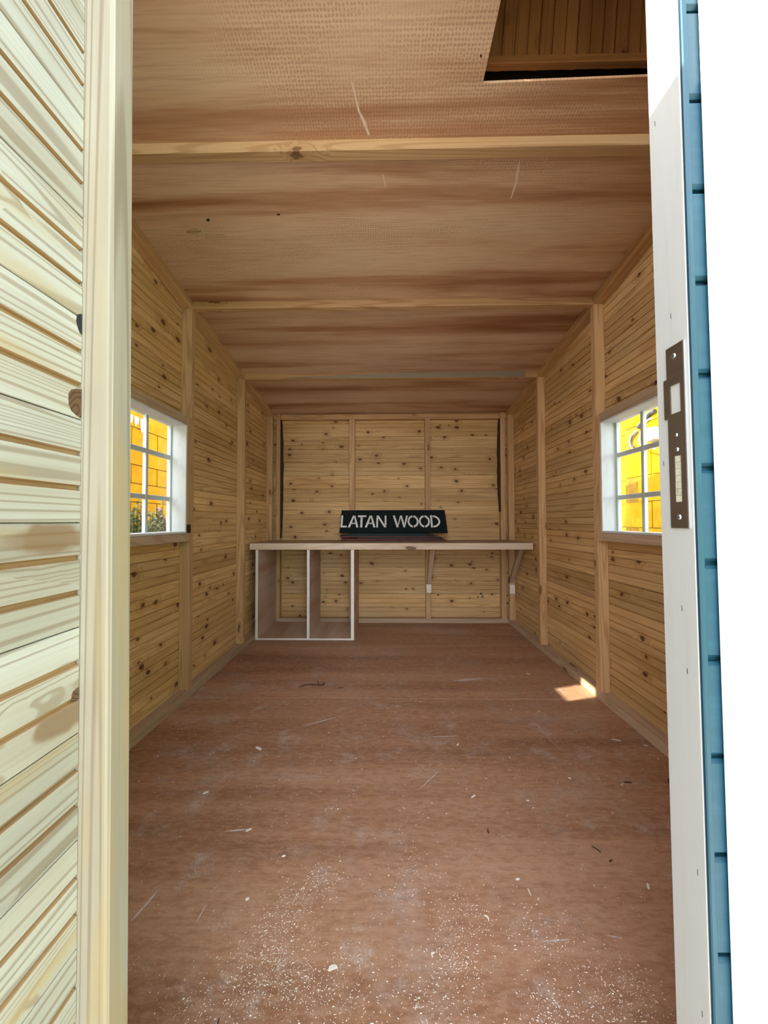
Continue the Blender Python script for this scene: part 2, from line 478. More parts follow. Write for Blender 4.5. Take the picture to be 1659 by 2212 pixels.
def side_wall(name, sgn, label):
    root = empty(name, (0, 0, 0), label=label, cat='wall', kind='structure')
    xs = XL if sgn < 0 else XR
    xi = IL if sgn < 0 else IR
    def put(y0, y1, z, h):
        # cut plane: ceiling, raised 15 mm, expressed in local space
        if sgn < 0:
            loc, rz = (xs, y0, z), R(90)
            nrm = Vector((0.13, 0, 1)).normalized()
            co = Vector((0, 0, zc(y0) + 0.004 - z))
        else:
            loc, rz = (xs, y1, z), R(-90)
            nrm = Vector((-0.13, 0, 1)).normalized()
            co = Vector((0, 0, zc(y1) + 0.004 - z))
        need = z + h > zc(y1)
        me = board_mesh(y1 - y0, h, cut=(co, nrm) if need else None)
        if me and len(me.polygons):
            link('board', me, 'wall_pine', root, loc, (0, 0, rz))
    k = 0
    while k * COV < zc(Y0):
        z = 0.012 + k * COV
        if z + COV > WZ0 + 0.01 and z < WZ1 - 0.01:
            put(Y0, WY0 - 0.012, z, COV)
            put(WY1 + 0.012, YB, z, COV)
        else:
            put(Y0, YB, z, COV)
        k += 1
    # studs, stopping under the top plate
    lo, hi = (min(xs, xi), max(xs, xi))
    for y in (0.61, 1.43, 2.31, 3.19, 3.975):
        if abs(y - 1.43) < 0.01:
            pass
        timber('stud', (lo, y, PH), (hi, y + 0.045, zc(y) - 0.052), 'z', 'stud_pine', root)
    # sloping top plate
    Ls = (YB - Y0) / math.cos(SLOPE)
    me = beam_mesh(Ls, hi - lo, 0.052, 0.003, 'top_plate')
    o = link('top_plate', me, 'stud_pine', root)
    m = Matrix.Translation((hi, Y0, zc(Y0) - 0.052)) @ Matrix.Rotation(R(90), 4, 'Z') @ Matrix.Rotation(SLOPE, 4, 'Y')
    o.matrix_local = m
    return root
wl = side_wall('wall_left', -1, 'knotty pine boarded wall with the window that shows shrubs outside')
wr = side_wall('wall_right', 1, 'knotty pine boarded wall with the window that shows cables outside')
# sole plates
def sole(name, lo, hi, ax, label):
    o = timber(name, lo, hi, ax, 'plate_pine', None)
    tag(o, label, 'baseboard', 'structure')
sole('baseboard_left', (XL, Y0 + 0.02, 0.0), (IL, YB - 0.002, PH), 'y', 'sole plate timber on the floor under the shrub window wall')
sole('baseboard_right', (IR, Y0 + 0.02, 0.0), (XR, YB - 0.002, PH), 'y', 'sole plate timber on the floor, catching the sunlit patch')
sole('baseboard_back', (IL + 0.001, YBI, 0.0), (IR - 0.001, YB - 0.003, PH), 'x', 'sole plate timber along the floor at the back wall')

# ------------------------------------------------------------------ back wall
wb = empty('wall_back', (0, 0, 0), label='knotty pine boarded back wall behind the workbench and sign', cat='wall', kind='structure')
k = 0
me_full = board_mesh(XR - XL, COV)
while k * COV < zc(YB):
    z = 0.012 + k * COV
    if z + COV > zc(YB):
        me = board_mesh(XR - XL, zc(YB) - z, ngroove=1)
        link('board', me, 'wall_pine', wb, (XL, YB, z))
    else:
        link('board', me_full, 'wall_pine', wb, (XL, YB, z))
    k += 1
ztop = zc(YBI) - 0.068
timber('top_plate', (IL + 0.001, YBI, ztop), (IR - 0.001, YB, zc(YB) - 0.002), 'x', 'stud_pine', wb)
for x0, x1 in ((-0.412, -0.352), (0.418, 0.473)):
    timber('stud', (x0, YBI, PH), (x1, YB - 0.001, ztop), 'z', 'stud_pine', wb)
timber('corner_stud', (-1.215, YBI - 0.006, PH), (-1.168, YB - 0.001, zc(YBI) - 0.004), 'z', 'stud_pine', wb)
timber('corner_stud', (1.232, YBI - 0.006, PH), (1.285, YB - 0.001, zc(YBI) - 0.004), 'z', 'stud_pine', wb)
# dark corner strips: waney bark at left, shadow painted in at right
def corner_strip(x, side, z0, z1):
    bm = bmesh.new()
    prev = None
    n = 22
    for i in range(n + 1):
        t = i / n
        z = z0 + (z1 - z0) * t
        wdt = 0.004 + 0.024 * max(0.0, math.sin(math.pi * (0.06 + 0.94 * t)) ** 0.7) * (0.8 + 0.4 * random.random())
        a = bm.verts.new((x, YBI - 0.004, z))
        b = bm.verts.new((x + side * wdt * 0.7, YBI + 0.004, z))
        c_ = bm.verts.new((x + side * wdt, YBI + 0.03, z))
        d = bm.verts.new((x, YBI + 0.03, z))
        cur = (a, b, c_, d)
        if prev:
            for q in range(4):
                bm.faces.new((prev[q], prev[(q + 1) % 4], cur[(q + 1) % 4], cur[q]))
        else:
            bm.faces.new(cur)
        prev = cur
    bm.faces.new(prev[::-1])
    o = link('dark_strip', bm_mesh(bm, 'dark_strip'), 'bark_and_shade', wb)
    o['label'] = 'dark strip of the corner timber: bark at left, painted shadow at right'
corner_strip(-1.168, 1, 0.92, zc(YBI) - 0.01)
corner_strip(1.232, -1, 1.2, zc(YBI) - 0.01)
# small stamped mark on the back boards
bm = bmesh.new()
for a in ([(0, 0), (0.008, 0), (0.008, 0.022), (0, 0.022)], [(0.008, 0), (0.022, 0), (0.022, 0.006), (0.008, 0.006)],
          [(0.030, 0.008), (0.036, 0.008), (0.036, 0.014), (0.030, 0.014)],
          [(0.046, 0), (0.074, 0), (0.074, 0.005), (0.046, 0.005)], [(0.046, 0.010), (0.074, 0.010), (0.074, 0.014), (0.046, 0.014)],
          [(0.046, 0.019), (0.074, 0.019), (0.074, 0.024), (0.046, 0.024)], [(0.046, 0), (0.052, 0), (0.052, 0.024), (0.046, 0.024)],
          [(0.028, 0.034), (0.058, 0.034), (0.043, 0.058)]):
    f = [bm.verts.new((0.985 + x, YB - 0.0006, 0.262 + z)) for x, z in a]
    g = [bm.verts.new((0.985 + x, YB + 0.002, 0.262 + z)) for x, z in a]
    n = len(a)
    bm.faces.new(f)
    bm.faces.new(g[::-1])
    for i in range(n):
        bm.faces.new((f[i], g[i], g[(i + 1) % n], f[(i + 1) % n]))
o = link('stamp', bm_mesh(bm, 'stamp'), 'sign_black', wb)
o['label'] = 'small black stamped mark'

# ------------------------------------------------------------------ ceiling
ce = empty('ceiling', (0, 0, 0), label='sloping plywood ceiling with pine beams and an open hatch', cat='ceiling', kind='structure')
HX, HY = 0.342, 1.275
def ceil_obj(name, me, mat, y, dz=0.0):
    """local x = X, local y up the sheet, local z normal"""
    o = link(name, me, mat, ce)
    o.matrix_local = Matrix.Translation((0, y, zc(y) + dz)) @ Matrix.Rotation(-SLOPE, 4, 'X')
    return o
def poly_slab(pts, t):
    bm = bmesh.new()
    a = [bm.verts.new((x, y, 0)) for x, y in pts]
    b = [bm.verts.new((x, y, t)) for x, y in pts]
    n = len(pts)
    bm.faces.new(a[::-1])
    bm.faces.new(b)
    for i in range(n):
        bm.faces.new((a[i], a[(i + 1) % n], b[(i + 1) % n], b[i]))
    return bm_mesh(bm, 'plywood_sheet')
k = 1 / math.cos(SLOPE)
y0, y1 = 0.56, 1.4525
ceil_obj('plywood_sheet', poly_slab([(XL, 0), (HX + 0.018, 0), (HX, (HY - y0) * k), (XR, (HY - y0 - 0.016) * k), (XR, (y1 - y0) * k), (XL, (y1 - y0) * k)], 0.010), 'ceil_ply', y0)
for y0, y1 in ((1.4535, 2.332), (2.333, 3.212), (3.213, YB)):
    ceil_obj('plywood_sheet', poly_slab([(XL, 0), (XR, 0), (XR, (y1 - y0) * k), (XL, (y1 - y0) * k)], 0.010), 'ceil_ply', y0)
for y in (1.43, 2.31, 3.19):
    me = beam_mesh(IR - IL - 0.002, 0.045, 0.050, 0.003, 'beam')
    o = link('beam', me, 'stud_pine', ce)
    o.matrix_local = Matrix.Translation((IL + 0.001, y, zc(y) - 0.050)) @ Matrix.Rotation(-SLOPE, 4, 'X')
# knot holes, scratches and a grey waney face
def ceil_pt(px, py):
    k_ = (1126.0 - py) / F_PX
    Y = (2.51 + 0.13 * 2.31 - CAM_H) / (k_ + 0.13)
    return ((px - 836.0) * Y / F_PX, Y)
def ceil_patch(name, pix, mat):
    bm = bmesh.new()
    vsx = []
    for px, py in pix:
        x, y = ceil_pt(px, py)
        vsx.append(bm.verts.new((x, y, zc(y) - 0.0006)))
    bm.faces.new(vsx)
    return link(name, bm_mesh(bm, name), mat, ce)
def blob(cx, cy, rx, ry, n=12):
    return [(cx + rx * math.cos(2 * math.pi * i / n) * random.uniform(.8, 1.15), cy + ry * math.sin(2 * math.pi * i / n) * random.uniform(.8, 1.15)) for i in range(n)]
ceil_patch('knot_hole', blob(440, 456, 4.2, 3.4), 'bark_and_shade')
ceil_patch('knot_hole', blob(597, 446, 4.5, 2.2), 'bark_and_shade')
ceil_patch('knot_hole', blob(1047, 94, 2.6, 4.0, 8), 'bark_and_shade')
ceil_patch('knot', blob(455, 494, 26, 11, 16), 'ply_knot')
ceil_patch('knot', blob(408, 482, 17, 7, 14), 'ply_knot')
for pts in ([(757, 140), (763, 152), (778, 214), (790, 236), (800, 268), (796, 270), (784, 240), (774, 216), (760, 154)],
            [(1128, 330), (1131, 336), (1124, 382), (1112, 416), (1108, 420), (1118, 384)], [(1188, 326), (1190, 328), (1184, 340), (1183, 339)],
            [(827, 358), (830, 360), (836, 388), (834, 388)]):
    ceil_patch('scratch', pts, 'ply_scratch')
bm = bmesh.new()
up, dn = [], []
for i in range(13):
    t = i / 12
    x = -0.92 + (1.20 + 0.92) * t
    h = 0.046 * min(1.0, (t * 1.7) ** 0.8 + 0.04)
    up.append(bm.verts.new((x, 3.1892 , zc(3.19) - 0.0485 + h)))
    dn.append(bm.verts.new((x, 3.1892, zc(3.19) - 0.0485)))
for i in range(12):
    bm.faces.new((dn[i], dn[i + 1], up[i + 1], up[i]))
o = link('waney_face', bm_mesh(bm, 'waney_face'), 'grey_wane', ce)
o['label'] = 'grey weathered stripe along the beam'
# loft space seen through the hatch, its darkness painted into boards and lining
lw = empty('wall_loft', (0, 0, 0), label='dark upright boards seen through the ceiling hatch', cat='wall', kind='structure')
ly = 1.40
me = board_mesh(0.95, COV)
for i in range(8):
    o = link('board', me, 'loft_pine_shaded', lw)
    x = 0.30 + i * COV
    o.matrix_local = Matrix.Translation((x + COV, ly, 2.862)) @ Matrix.Rotation(R(4.5), 4, 'Y') @ Matrix.Rotation(R(-90), 4, 'Y')
timber('batten', (0.28, ly - 0.03, 2.838), (XR + 0.05, ly - 0.002, 2.868), 'x', 'loft_pine_shaded', lw)
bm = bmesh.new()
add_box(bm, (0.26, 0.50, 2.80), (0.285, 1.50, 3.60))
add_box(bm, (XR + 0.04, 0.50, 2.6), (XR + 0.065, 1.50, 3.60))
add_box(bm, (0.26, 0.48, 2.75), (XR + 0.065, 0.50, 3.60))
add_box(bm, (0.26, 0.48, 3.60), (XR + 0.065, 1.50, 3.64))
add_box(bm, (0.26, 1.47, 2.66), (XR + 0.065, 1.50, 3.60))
link('loft_lining', bm_mesh(bm, 'loft_lining'), 'bark_and_shade', lw)
# roof skin over everything else
rf = empty('roof', (0, 0, 0), label='dark felted roof over the shed', cat='roof', kind='structure')
def roof_part(pts, y):
    o = link('roof_sheet', poly_slab(pts, 0.05), 'roofm', rf)
    o.matrix_local = Matrix.Translation((0, y, zc(y) + 0.09)) @ Matrix.Rotation(-SLOPE, 4, 'X')
roof_part([(XL - 0.12, 0), (0.26, 0), (0.26, 1.05), (XR + 0.12, 1.05), (XR + 0.12, 3.75), (XL - 0.12, 3.75)], 0.48)
bm = bmesh.new()
add_box(bm, (XL - 0.02, 0.56, 2.0), (XL - 0.0185, YB, 2.2))
bm.free()

# ------------------------------------------------------------------ windows
def window(name, sgn, label):
    root = empty(name, ((IL if sgn < 0 else IR), (WY0 + WY1) / 2, WZ0), label=label, cat='window', kind='structure')
    off = Vector(root.location)
    xi = IL if sgn < 0 else IR
    xg = XL - 0.012 if sgn < 0 else XR + 0.010      # glazing plane
    def bx(nm, xa, xb, y0, y1, z0, z1, ax, mat, c=0.002):
        return timber(nm, (min(xa, xb), y0, z0), (max(xa, xb), y1, z1), ax, mat, root, off, c)
    out = sgn
    # pine framing round the opening, a little proud of the studs
    fx = xi - sgn * 0.006
    bx('sill_casing', fx, xi + sgn * 0.062, WY0 - 0.03, WY1 + 0.004, WZ0 - 0.062, WZ0 - 0.014, 'y', 'plate_pine')
    bx('head_casing', fx, xi + sgn * 0.062, WY0 - 0.03, WY1 + 0.004, WZ1 + 0.010, WZ1 + 0.062, 'y', 'plate_pine')
    bx('side_casing', fx, xi + sgn * 0.062, WY1 + 0.006, WY1 + 0.050, WZ0 - 0.062, WZ1 + 0.062, 'z', 'stud_pine')
    bx('side_casing', fx, xi + sgn * 0.062, WY0 - 0.075, WY0 - 0.032, WZ0 - 0.062, WZ1 + 0.062, 'z', 'stud_pine')
    # white lining
    xo = xg + sgn * 0.035
    bx('lining', xi - sgn * 0.008, xo, WY0 - 0.012, WY1 + 0.002, WZ0 - 0.013, WZ0, 'y', 'window_white')
    bx('lining', xi - sgn * 0.008, xo, WY0 - 0.012, WY1 + 0.002, WZ1, WZ1 + 0.009, 'y', 'window_white')
    bx('lining', xi - sgn * 0.008, xo, WY1 - 0.010, WY1 + 0.004, WZ0, WZ1, 'z', 'window_white')
    bx('lining', xi - sgn * 0.008, xo, WY0 - 0.012, WY0 + 0.002, WZ0, WZ1, 'z', 'window_white')
    # glazing bars, three by three lights
    b0, b1 = xg + sgn * 0.004, xg + sgn * 0.024
    ya, yb = WY0 + 0.002, WY1 - 0.010
    for i, y in enumerate((ya, yb - 0.014)):
        bx('sash_stile', b0, b1, y, y + 0.014, WZ0, WZ1, 'z', 'window_white')
    for y in (WY1 - 0.010 - 0.232, WY1 - 0.010 - 0.452):
        bx('glazing_bar', b0, b1, y - 0.011, y + 0.011, WZ0, WZ1, 'z', 'window_white')
    for z in (1.238, 1.492):
        bx('glazing_bar', b0 + sgn * 0.001, b1 - sgn * 0.001, ya, yb, z - 0.0135, z + 0.0135, 'y', 'window_white')
    bm = bmesh.new()
    x0, x1 = sorted((xg, xg + sgn * 0.0035))
    add_box(bm, (x0 - off.x, ya - off.y, WZ0 - off.z), (x1 - off.x, yb - off.y, WZ1 - off.z))
    link('pane', bm_mesh(bm, 'pane'), 'glass', root)
    return root
w1 = window('window_1', -1, 'white small-paned window looking onto shrubs and a yellow wall')
w2 = window('window_2', 1, 'white small-paned window looking onto cables on a yellow wall')
o = timber('knot_block', (IL - 0.03, WY1 + 0.004, 1.030), (IL + 0.012, WY1 + 0.046, 1.082), 'z', 'bark_and_shade', w1, w1.location)
o['label'] = 'dark resinous knot in the pine casing'

# ------------------------------------------------------------------ front frame (slightly out of plumb)
LEAN = R(-0.55)
def front_root(name, label, cat):
    return empty(name, (0, 0, CAM_H), (0, LEAN, 0), label=label, cat=cat, kind='structure')
FO = (0, 0, CAM_H)
JL, JR = -0.4015, 0.430
YF = 0.530
# post of the door frame, hinge side
t1 = front_root('trim_1', 'pale upright door post beside the open boarded door', 'door frame')
timber('post', (JL - 0.0680, YF, -0.14), (JL, YF + 0.0475, 2.36), 'z', 'post_pine', t1, FO, c=0.0050)
# latch-side jamb
t2 = front_root('trim_2', 'plain wooden door jamb carrying the strike plate', 'door frame')
timber('jamb', (JR, YF - 0.004, -0.14), (JR + 0.0085, YF + 0.059, 2.36), 'z', 'jamb_wood', t2, FO, c=0.001)
timber('jamb_edge', (JR, YF - 0.0105, -0.14), (JR + 0.0085, YF - 0.0042, 2.36), 'z', 'blue_paint', t2, FO, c=0.0015)['label'] = 'blue painted front edge of the jamb'
# strike plate
bm = bmesh.new()
sx0, sx1 = JR - 0.0018, JR - 0.0001
def pz(y0, y1, z0, z1):
    add_box(bm, (sx0, y0, z0 - CAM_H), (sx1, y1, z1 - CAM_H))
pz(0.534, 0.566, 1.085, 1.123)
pz(0.534, 0.5435, 1.123, 1.192); pz(0.5555, 0.566, 1.123, 1.192)
pz(0.534, 0.566, 1.192, 1.255)
pz(0.534, 0.5410, 1.255, 1.298); pz(0.5600, 0.566, 1.255, 1.298)
pz(0.534, 0.566, 1.298, 1.356)
pz(0.566, 0.5725, 1.250, 1.310)
sp = link('strike_plate', bm_mesh(bm, 'strike_plate'), 'steel_brown', t2)
sp['label'] = 'brown tarnished strike plate with two bolt holes'
bm = bmesh.new()
add_box(bm, (sx0 - 0.0004, 0.5318, 1.085 - CAM_H), (sx1, 0.5338, 1.356 - CAM_H))
link('plate_lip', bm_mesh(bm, 'plate_lip'), 'steel', sp)
bm = bmesh.new()
for i in range(7):
    z0 = 1.1235 + i * 0.0098
    add_box(bm, (JR - 0.0005 - 0.0006 * random.random(), 0.5445 + 0.002 * random.random(), z0 - CAM_H), (JR + 0.001, 0.5555, z0 + 0.0092 - CAM_H))
o = link('mortise', bm_mesh(bm, 'mortise'), 'mortise', sp)
o['label'] = 'rough chiselled bolt mortise'
def screw(y, z, r=0.0042, mat='steel'):
    bm = bmesh.new()
    ring, ring2 = [], []
    for i in range(14):
        a = 2 * math.pi * i / 14
        ring.append(bm.verts.new((0, r * math.cos(a), r * math.sin(a))))
        ring2.append(bm.verts.new((-0.0012, r * 0.72 * math.cos(a), r * 0.72 * math.sin(a))))
    for i in range(14):
        bm.faces.new((ring[i], ring[(i + 1) % 14], ring2[(i + 1) % 14], ring2[i]))
    bm.faces.new(ring2)
    bm.faces.new(ring[::-1])
    bm2 = bm_mesh(bm, 'screw')
    link('screw', bm2, mat, sp, (sx0, y, z - CAM_H))
    bm = bmesh.new()
    for q in (0, 1):
        a = r * 0.5
        b = r * 0.1
        dy, dz = (a, b) if q else (b, a)
        add_box(bm, (sx0 - 0.0015, y - dy, z - dz - CAM_H), (sx0 - 0.0011, y + dy, z + dz - CAM_H))
    link('screw_slot', bm_mesh(bm, 'screw_slot'), 'black_lump', sp)
screw(0.551, 1.340)
screw(0.5505, 1.222, 0.0028)
screw(0.5500, 1.2005, 0.0034)
screw(0.5500, 1.1010)
# nail marks on the jamb face
for px, py in ((1429, 128), (1434, 262), (1416, 585), (1455, 690), (1430, 1010), (1459, 1318), (1466, 1450), (1474, 1865), (1474, 2150)):
    y = JR * F_PX / (px - 836.0)
    z = CAM_H + (1126 - py) * y / F_PX
    if YF - 0.003 < y < YF + 0.058:
        bm = bmesh.new()
        for q in [[(-.0006, -.004), (.0006, -.0035), (.0009, .004), (-.0002, .0045)]]:
            bm.faces.new([bm.verts.new((JR - 0.0002, y + a_, z - CAM_H + b_)) for a_, b_ in q])
        link('nail_mark', bm_mesh(bm, 'nail_mark'), 'black_lump', t2)
# blue outside boards and header
wf = front_root('wall_front', 'blue painted horizontal boards beside the white door trim', 'wall')
FC = 0.1342
kz = 1.1696 - FC * 9
me_r = board_mesh(0.95, FC, 0.018, ngroove=0, ch=0.0045, gap=0.0030)
me_l = board_mesh(0.86, FC, 0.018, ngroove=0, ch=0.0045, gap=0.0030)
me_t = board_mesh(JR - JL + 0.07, FC, 0.018, ngroove=0, ch=0.0045, gap=0.0030)
i = 0
while kz + i * FC < 2.52:
    z = kz + i * FC
    if z > -0.2:
        link('board', me_r, 'blue_paint', wf, (JR + 0.009, YF - 0.002, z - CAM_H))
        link('board', me_l, 'blue_paint', wf, (JL - 0.069 - 0.86, YF - 0.002, z - CAM_H))
        if z > 2.36:
            link('board', me_t, 'blue_paint', wf, (JL - 0.045, YF - 0.002, z - CAM_H))
    i += 1
# dark backing so the open joints do not show daylight
bm = bmesh.new()
add_box(bm, (JR + 0.0090, YF + 0.0165, -0.14 - CAM_H), (XR + 0.02, YF + 0.058, 2.62 - CAM_H))
add_box(bm, (XL - 0.02, YF + 0.0165, -0.14 - CAM_H), (JL - 0.0690, YF + 0.058, 2.62 - CAM_H))
add_box(bm, (JL - 0.0455, YF + 0.0165, 2.365 - CAM_H), (JR + 0.023, YF + 0.058, 2.66 - CAM_H))
link('frame', bm_mesh(bm, 'frame'), 'wall_pine', wf)
# white door trim board
t3 = front_root('trim_3', 'sunlit white painted trim board on the blue outside wall', 'trim')
timber('board', (0.4590, YF - 0.0135, -0.14), (0.5595, YF - 0.0022, 2.40), 'z', 'white_paint', t3, FO, c=0.003)

# ------------------------------------------------------------------ open door leaf
dr = front_root('door_1', 'open door leaf of pale horizontal boards, seen from inside', 'door')
DX = JL - 0.0425
DC = 0.1500
DLEN = 0.88
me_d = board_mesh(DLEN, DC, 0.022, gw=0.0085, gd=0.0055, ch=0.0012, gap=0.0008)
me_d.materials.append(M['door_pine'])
me_d.materials.append(M['groove_shade_brown'])
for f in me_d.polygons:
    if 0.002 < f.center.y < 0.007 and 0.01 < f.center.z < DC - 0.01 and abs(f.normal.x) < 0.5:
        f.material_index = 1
i = 0
dz0 = 1.1030 - 8 * DC
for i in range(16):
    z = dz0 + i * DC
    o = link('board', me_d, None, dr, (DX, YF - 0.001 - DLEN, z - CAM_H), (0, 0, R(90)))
bm = bmesh.new()
add_box(bm, (DX - 0.034, YF - 0.001 - DLEN, dz0 - CAM_H), (DX - 0.0225, YF - 0.004, dz0 + 16 * DC - CAM_H))
link('outer_skin', bm_mesh(bm, 'outer_skin'), 'blue_paint', dr)

# knots cut through at the board ends beside the post
def leaf_knot(px, py0, py1, w_, mat, lab):
    bm = bmesh.new()
    zt_, zb_ = CAM_H + (1126 - py0) * YF / F_PX, CAM_H + (1126 - py1) * YF / F_PX
    vsx = []
    for i in range(9):
        a_ = math.pi * i / 8
        vsx.append((YF - 0.0015 - w_ * math.sin(a_) * random.uniform(0.85, 1.1), (zt_ + zb_) / 2 + (zt_ - zb_) / 2 * math.cos(a_)))
    f = [bm.verts.new((DX + 0.0004, y, z - CAM_H)) for y, z in vsx]
    g = [bm.verts.new((DX - 0.003, y, z - CAM_H)) for y, z in vsx]
    bm.faces.new(f); bm.faces.new(g[::-1])
    for i in range(9):
        bm.faces.new((f[i], f[(i + 1) % 9], g[(i + 1) % 9], g[i]))
    link('knot', bm_mesh(bm, 'knot'), mat, dr)['label'] = lab
leaf_knot(160, 660, 706, 0.009, 'black_lump', 'black split knot at the board end')
leaf_knot(150, 828, 892, 0.022, 'knot_brown', 'brown knot at the board end')
leaf_knot(150, 1476, 1502, 0.013, 'knot_brown', 'small brown knot at the board end')

# ------------------------------------------------------------------ workbench
BF, BB = 3.440, YBI - 0.008
BX0, BX1 = -1.281, 1.344
wk = empty('workbench', (0, BF, 0), label='long pine workbench top spanning the back of the shed', cat='workbench')
wo = Vector(wk.location)
timber('top', (BX0, BF + 0.022, 0.862), (BX1, BB - 0.004, 0.896), 'x', 'bench_top', wk, wo)
timber('front_rail', (BX0, BF, 0.836), (BX1, BF + 0.0215, 0.897), 'x', 'bench_pine', wk, wo)['label'] = 'pale front rail with two knots'
for x0 in (0.425, 1.300):
    # diagonal strut from stud to underside of the top
    ytop, ybot, z0, z1 = 3.66, YBI - 0.012, 0.420, 0.858
    dy, dz = ytop - ybot, z1 - z0
    Ls = math.hypot(dy, dz)
    me = beam_mesh(Ls, 0.045, 0.045, 0.002, 'strut')
    o = link('strut', me, 'plate_pine', wk)
    xa = Vector((0, dy, dz)).normalized()          # grain direction
    ya = Vector((1, 0, 0))
    za = xa.cross(ya)
    m = Matrix((xa, ya, za)).transposed().to_4x4()
    o.matrix_local = Matrix.Translation(Vector((x0, ybot - 0.036, z0 + 0.012)) - wo) @ m
    timber('cleat', (x0 - 0.004, YBI - 0.036 if x0 < 1 else 3.944, 0.334), (x0 + 0.048, YBI - 0.001 if x0 < 1 else 3.974, 0.424), 'z', 'panel_edge', wk, wo)

# open cupboard under the bench
cb = empty('cubby_cabinet', (-0.77, BF + 0.012, 0), label='open two-bay plywood cubby unit under the workbench', cat='cabinet')
co = Vector(cb.location)
CF, CBk = BF + 0.012, YBI - 0.016
def panel(nm, lo, hi, ax):
    pn = timber(nm, lo, hi, ax, 'cab_ply', cb, co, c=0.0005)
    bm = bmesh.new()
    add_box(bm, (lo[0] - co.x, lo[1] - 0.003 - co.y, lo[2] - co.z), (hi[0] - co.x, lo[1] - co.y - 0.0002, hi[2] - co.z))
    o = link('edge_strip', bm_mesh(bm, 'edge_strip'), 'panel_edge', pn)
    o.matrix_parent_inverse = (Matrix.Translation(pn.location) @ pn.rotation_euler.to_matrix().to_4x4()).inverted()
    o['label'] = 'pale raw edge'
panel('side_panel', (-1.229, CF, 0.016), (-1.205, CBk, 0.834), 'z')
panel('divider', (-0.747, CF, 0.016), (-0.722, CBk, 0.834), 'z')
panel('side_panel', (-0.337, CF, 0.016), (-0.308, CBk, 0.834), 'z')
panel('bottom_panel', (-1.229, CF, 0.001), (-0.308, CBk, 0.0155), 'x')

# ------------------------------------------------------------------ sign and the stack of sign boards below it
zt = 0.8975
stack = [(-0.475, 0.600, 3.80, 3.975, 0.013, 'sign_red', 0.0, 'dark red edged board, lowest of the stack under the sign'),
         (-0.470, 0.585, 3.805, 3.98, 0.013, 'sign_red', 0.5, 'reddish brown board, second from the bottom of the stack'),
         (-0.300, 0.560, 3.80, 3.97, 0.010, 'sign_green', -0.5, 'short dark board in the middle of the stack'),
         (-0.485, 0.530, 3.805, 3.975, 0.014, 'sign_red', 0.3, 'thicker reddish board near the top of the stack'),
         (-0.480, 0.480, 3.80, 3.98, 0.013, 'sign_black', -0.4, 'black board second from the top of the stack'),
         (-0.370, 0.400, 3.795, 3.97, 0.012, 'sign_green', 0.2, 'dark green board topmost of the stack, under the sign')]
z = zt
for x0, x1, y0, y1, t, mt, rz, lab in stack:
    me = beam_mesh(x1 - x0, y1 - y0, t, 0.0015, 'painted_plank')
    o = link('painted_plank', me, mt, None, (x0, y0, z), (0, 0, R(rz)))
    tag(o, lab, 'board', None, 'stacked sign boards on the workbench')
    z += t + 0.0004
ZS = z
sg = empty('sign_board', (-0.489, 3.825, ZS + 0.0088), (R(-36), 0, R(-0.2)), label='black sign with white stencil letters LATAN WOOD', cat='sign')
SW, SH = 1.107, 0.283
sg.rotation_euler = (R(-34), 0, 0)
bm = bmesh.new()
pr = [(0, 0), (0.014, 0), (0.014, SH), (0, SH)]
vv = []
for x, side in ((0, 0), (SW, 1)):
    skew = 0.006
    vv.append([bm.verts.new((x + (-0.004 if side == 0 and zz == 0 else 0.005 if side and zz == 0 else 0), yy, zz)) for yy, zz in pr])
a, b = vv
for i in range(4):
    bm.faces.new((a[i], a[(i + 1) % 4], b[(i + 1) % 4], b[i]))
bm.faces.new(a[::-1]); bm.faces.new(b)
link('plate', bm_mesh(bm, 'plate'), 'sign_black', sg)
def quad(*p):
    return list(p)
def rc(x0, x1, y0, y1):
    return [(x0, y0), (x1, y0), (x1, y1), (x0, y1)]
def arc(cx, cy, ro, ri, a0, a1, n=14):
    out = []
    for i in range(n + 1):
        a = R(a0 + (a1 - a0) * i / n)
        out.append((cx + ro[0] * math.cos(a), cy + ro[1] * math.sin(a), cx + ri[0] * math.cos(a), cy + ri[1] * math.sin(a)))
    return [[(p[0], p[1]), (q[0], q[1]), (q[2], q[3]), (p[2], p[3])] for p, q in zip(out, out[1:])]
def letA(s):
    return [quad((278 + s, 330), (304 + s, 330), (345 + s, 214), (345 + s, 193), (333 + s, 193)),
            quad((380 + s, 330), (406 + s, 330), (361 + s, 193), (349 + s, 193), (349 + s, 214)),
            rc(323 + s, 341 + s, 276, 291), rc(345 + s, 364 + s, 276, 291)]
def letO(cx):
    return arc(cx, 262, (66, 70), (45, 49), 96, 264) + arc(cx, 262, (66, 70), (45, 49), -84, 84)
LET = [[rc(190, 212, 190, 330), rc(212, 266, 311, 330)], letA(0), [rc(393, 496, 190, 210), rc(427, 452, 213, 330)], letA(204),
       [rc(620, 641, 212, 330), quad((620, 193), (648, 193), (742, 330), (715, 330)), rc(721, 742, 193, 308)],
       [quad((820, 193), (845, 193), (888, 330), (864, 330)), quad((909, 193), (923, 193), (887, 315), (880, 290)),
        quad((909, 193), (930, 193), (968, 330), (946, 330)), quad((982, 193), (1005, 193), (968, 318), (960, 285))],
       letO(1064), letO(1201), [rc(1275, 1298, 190, 332)] + arc(1304, 262, (87, 70), (66, 50), -88, 88, 16)]
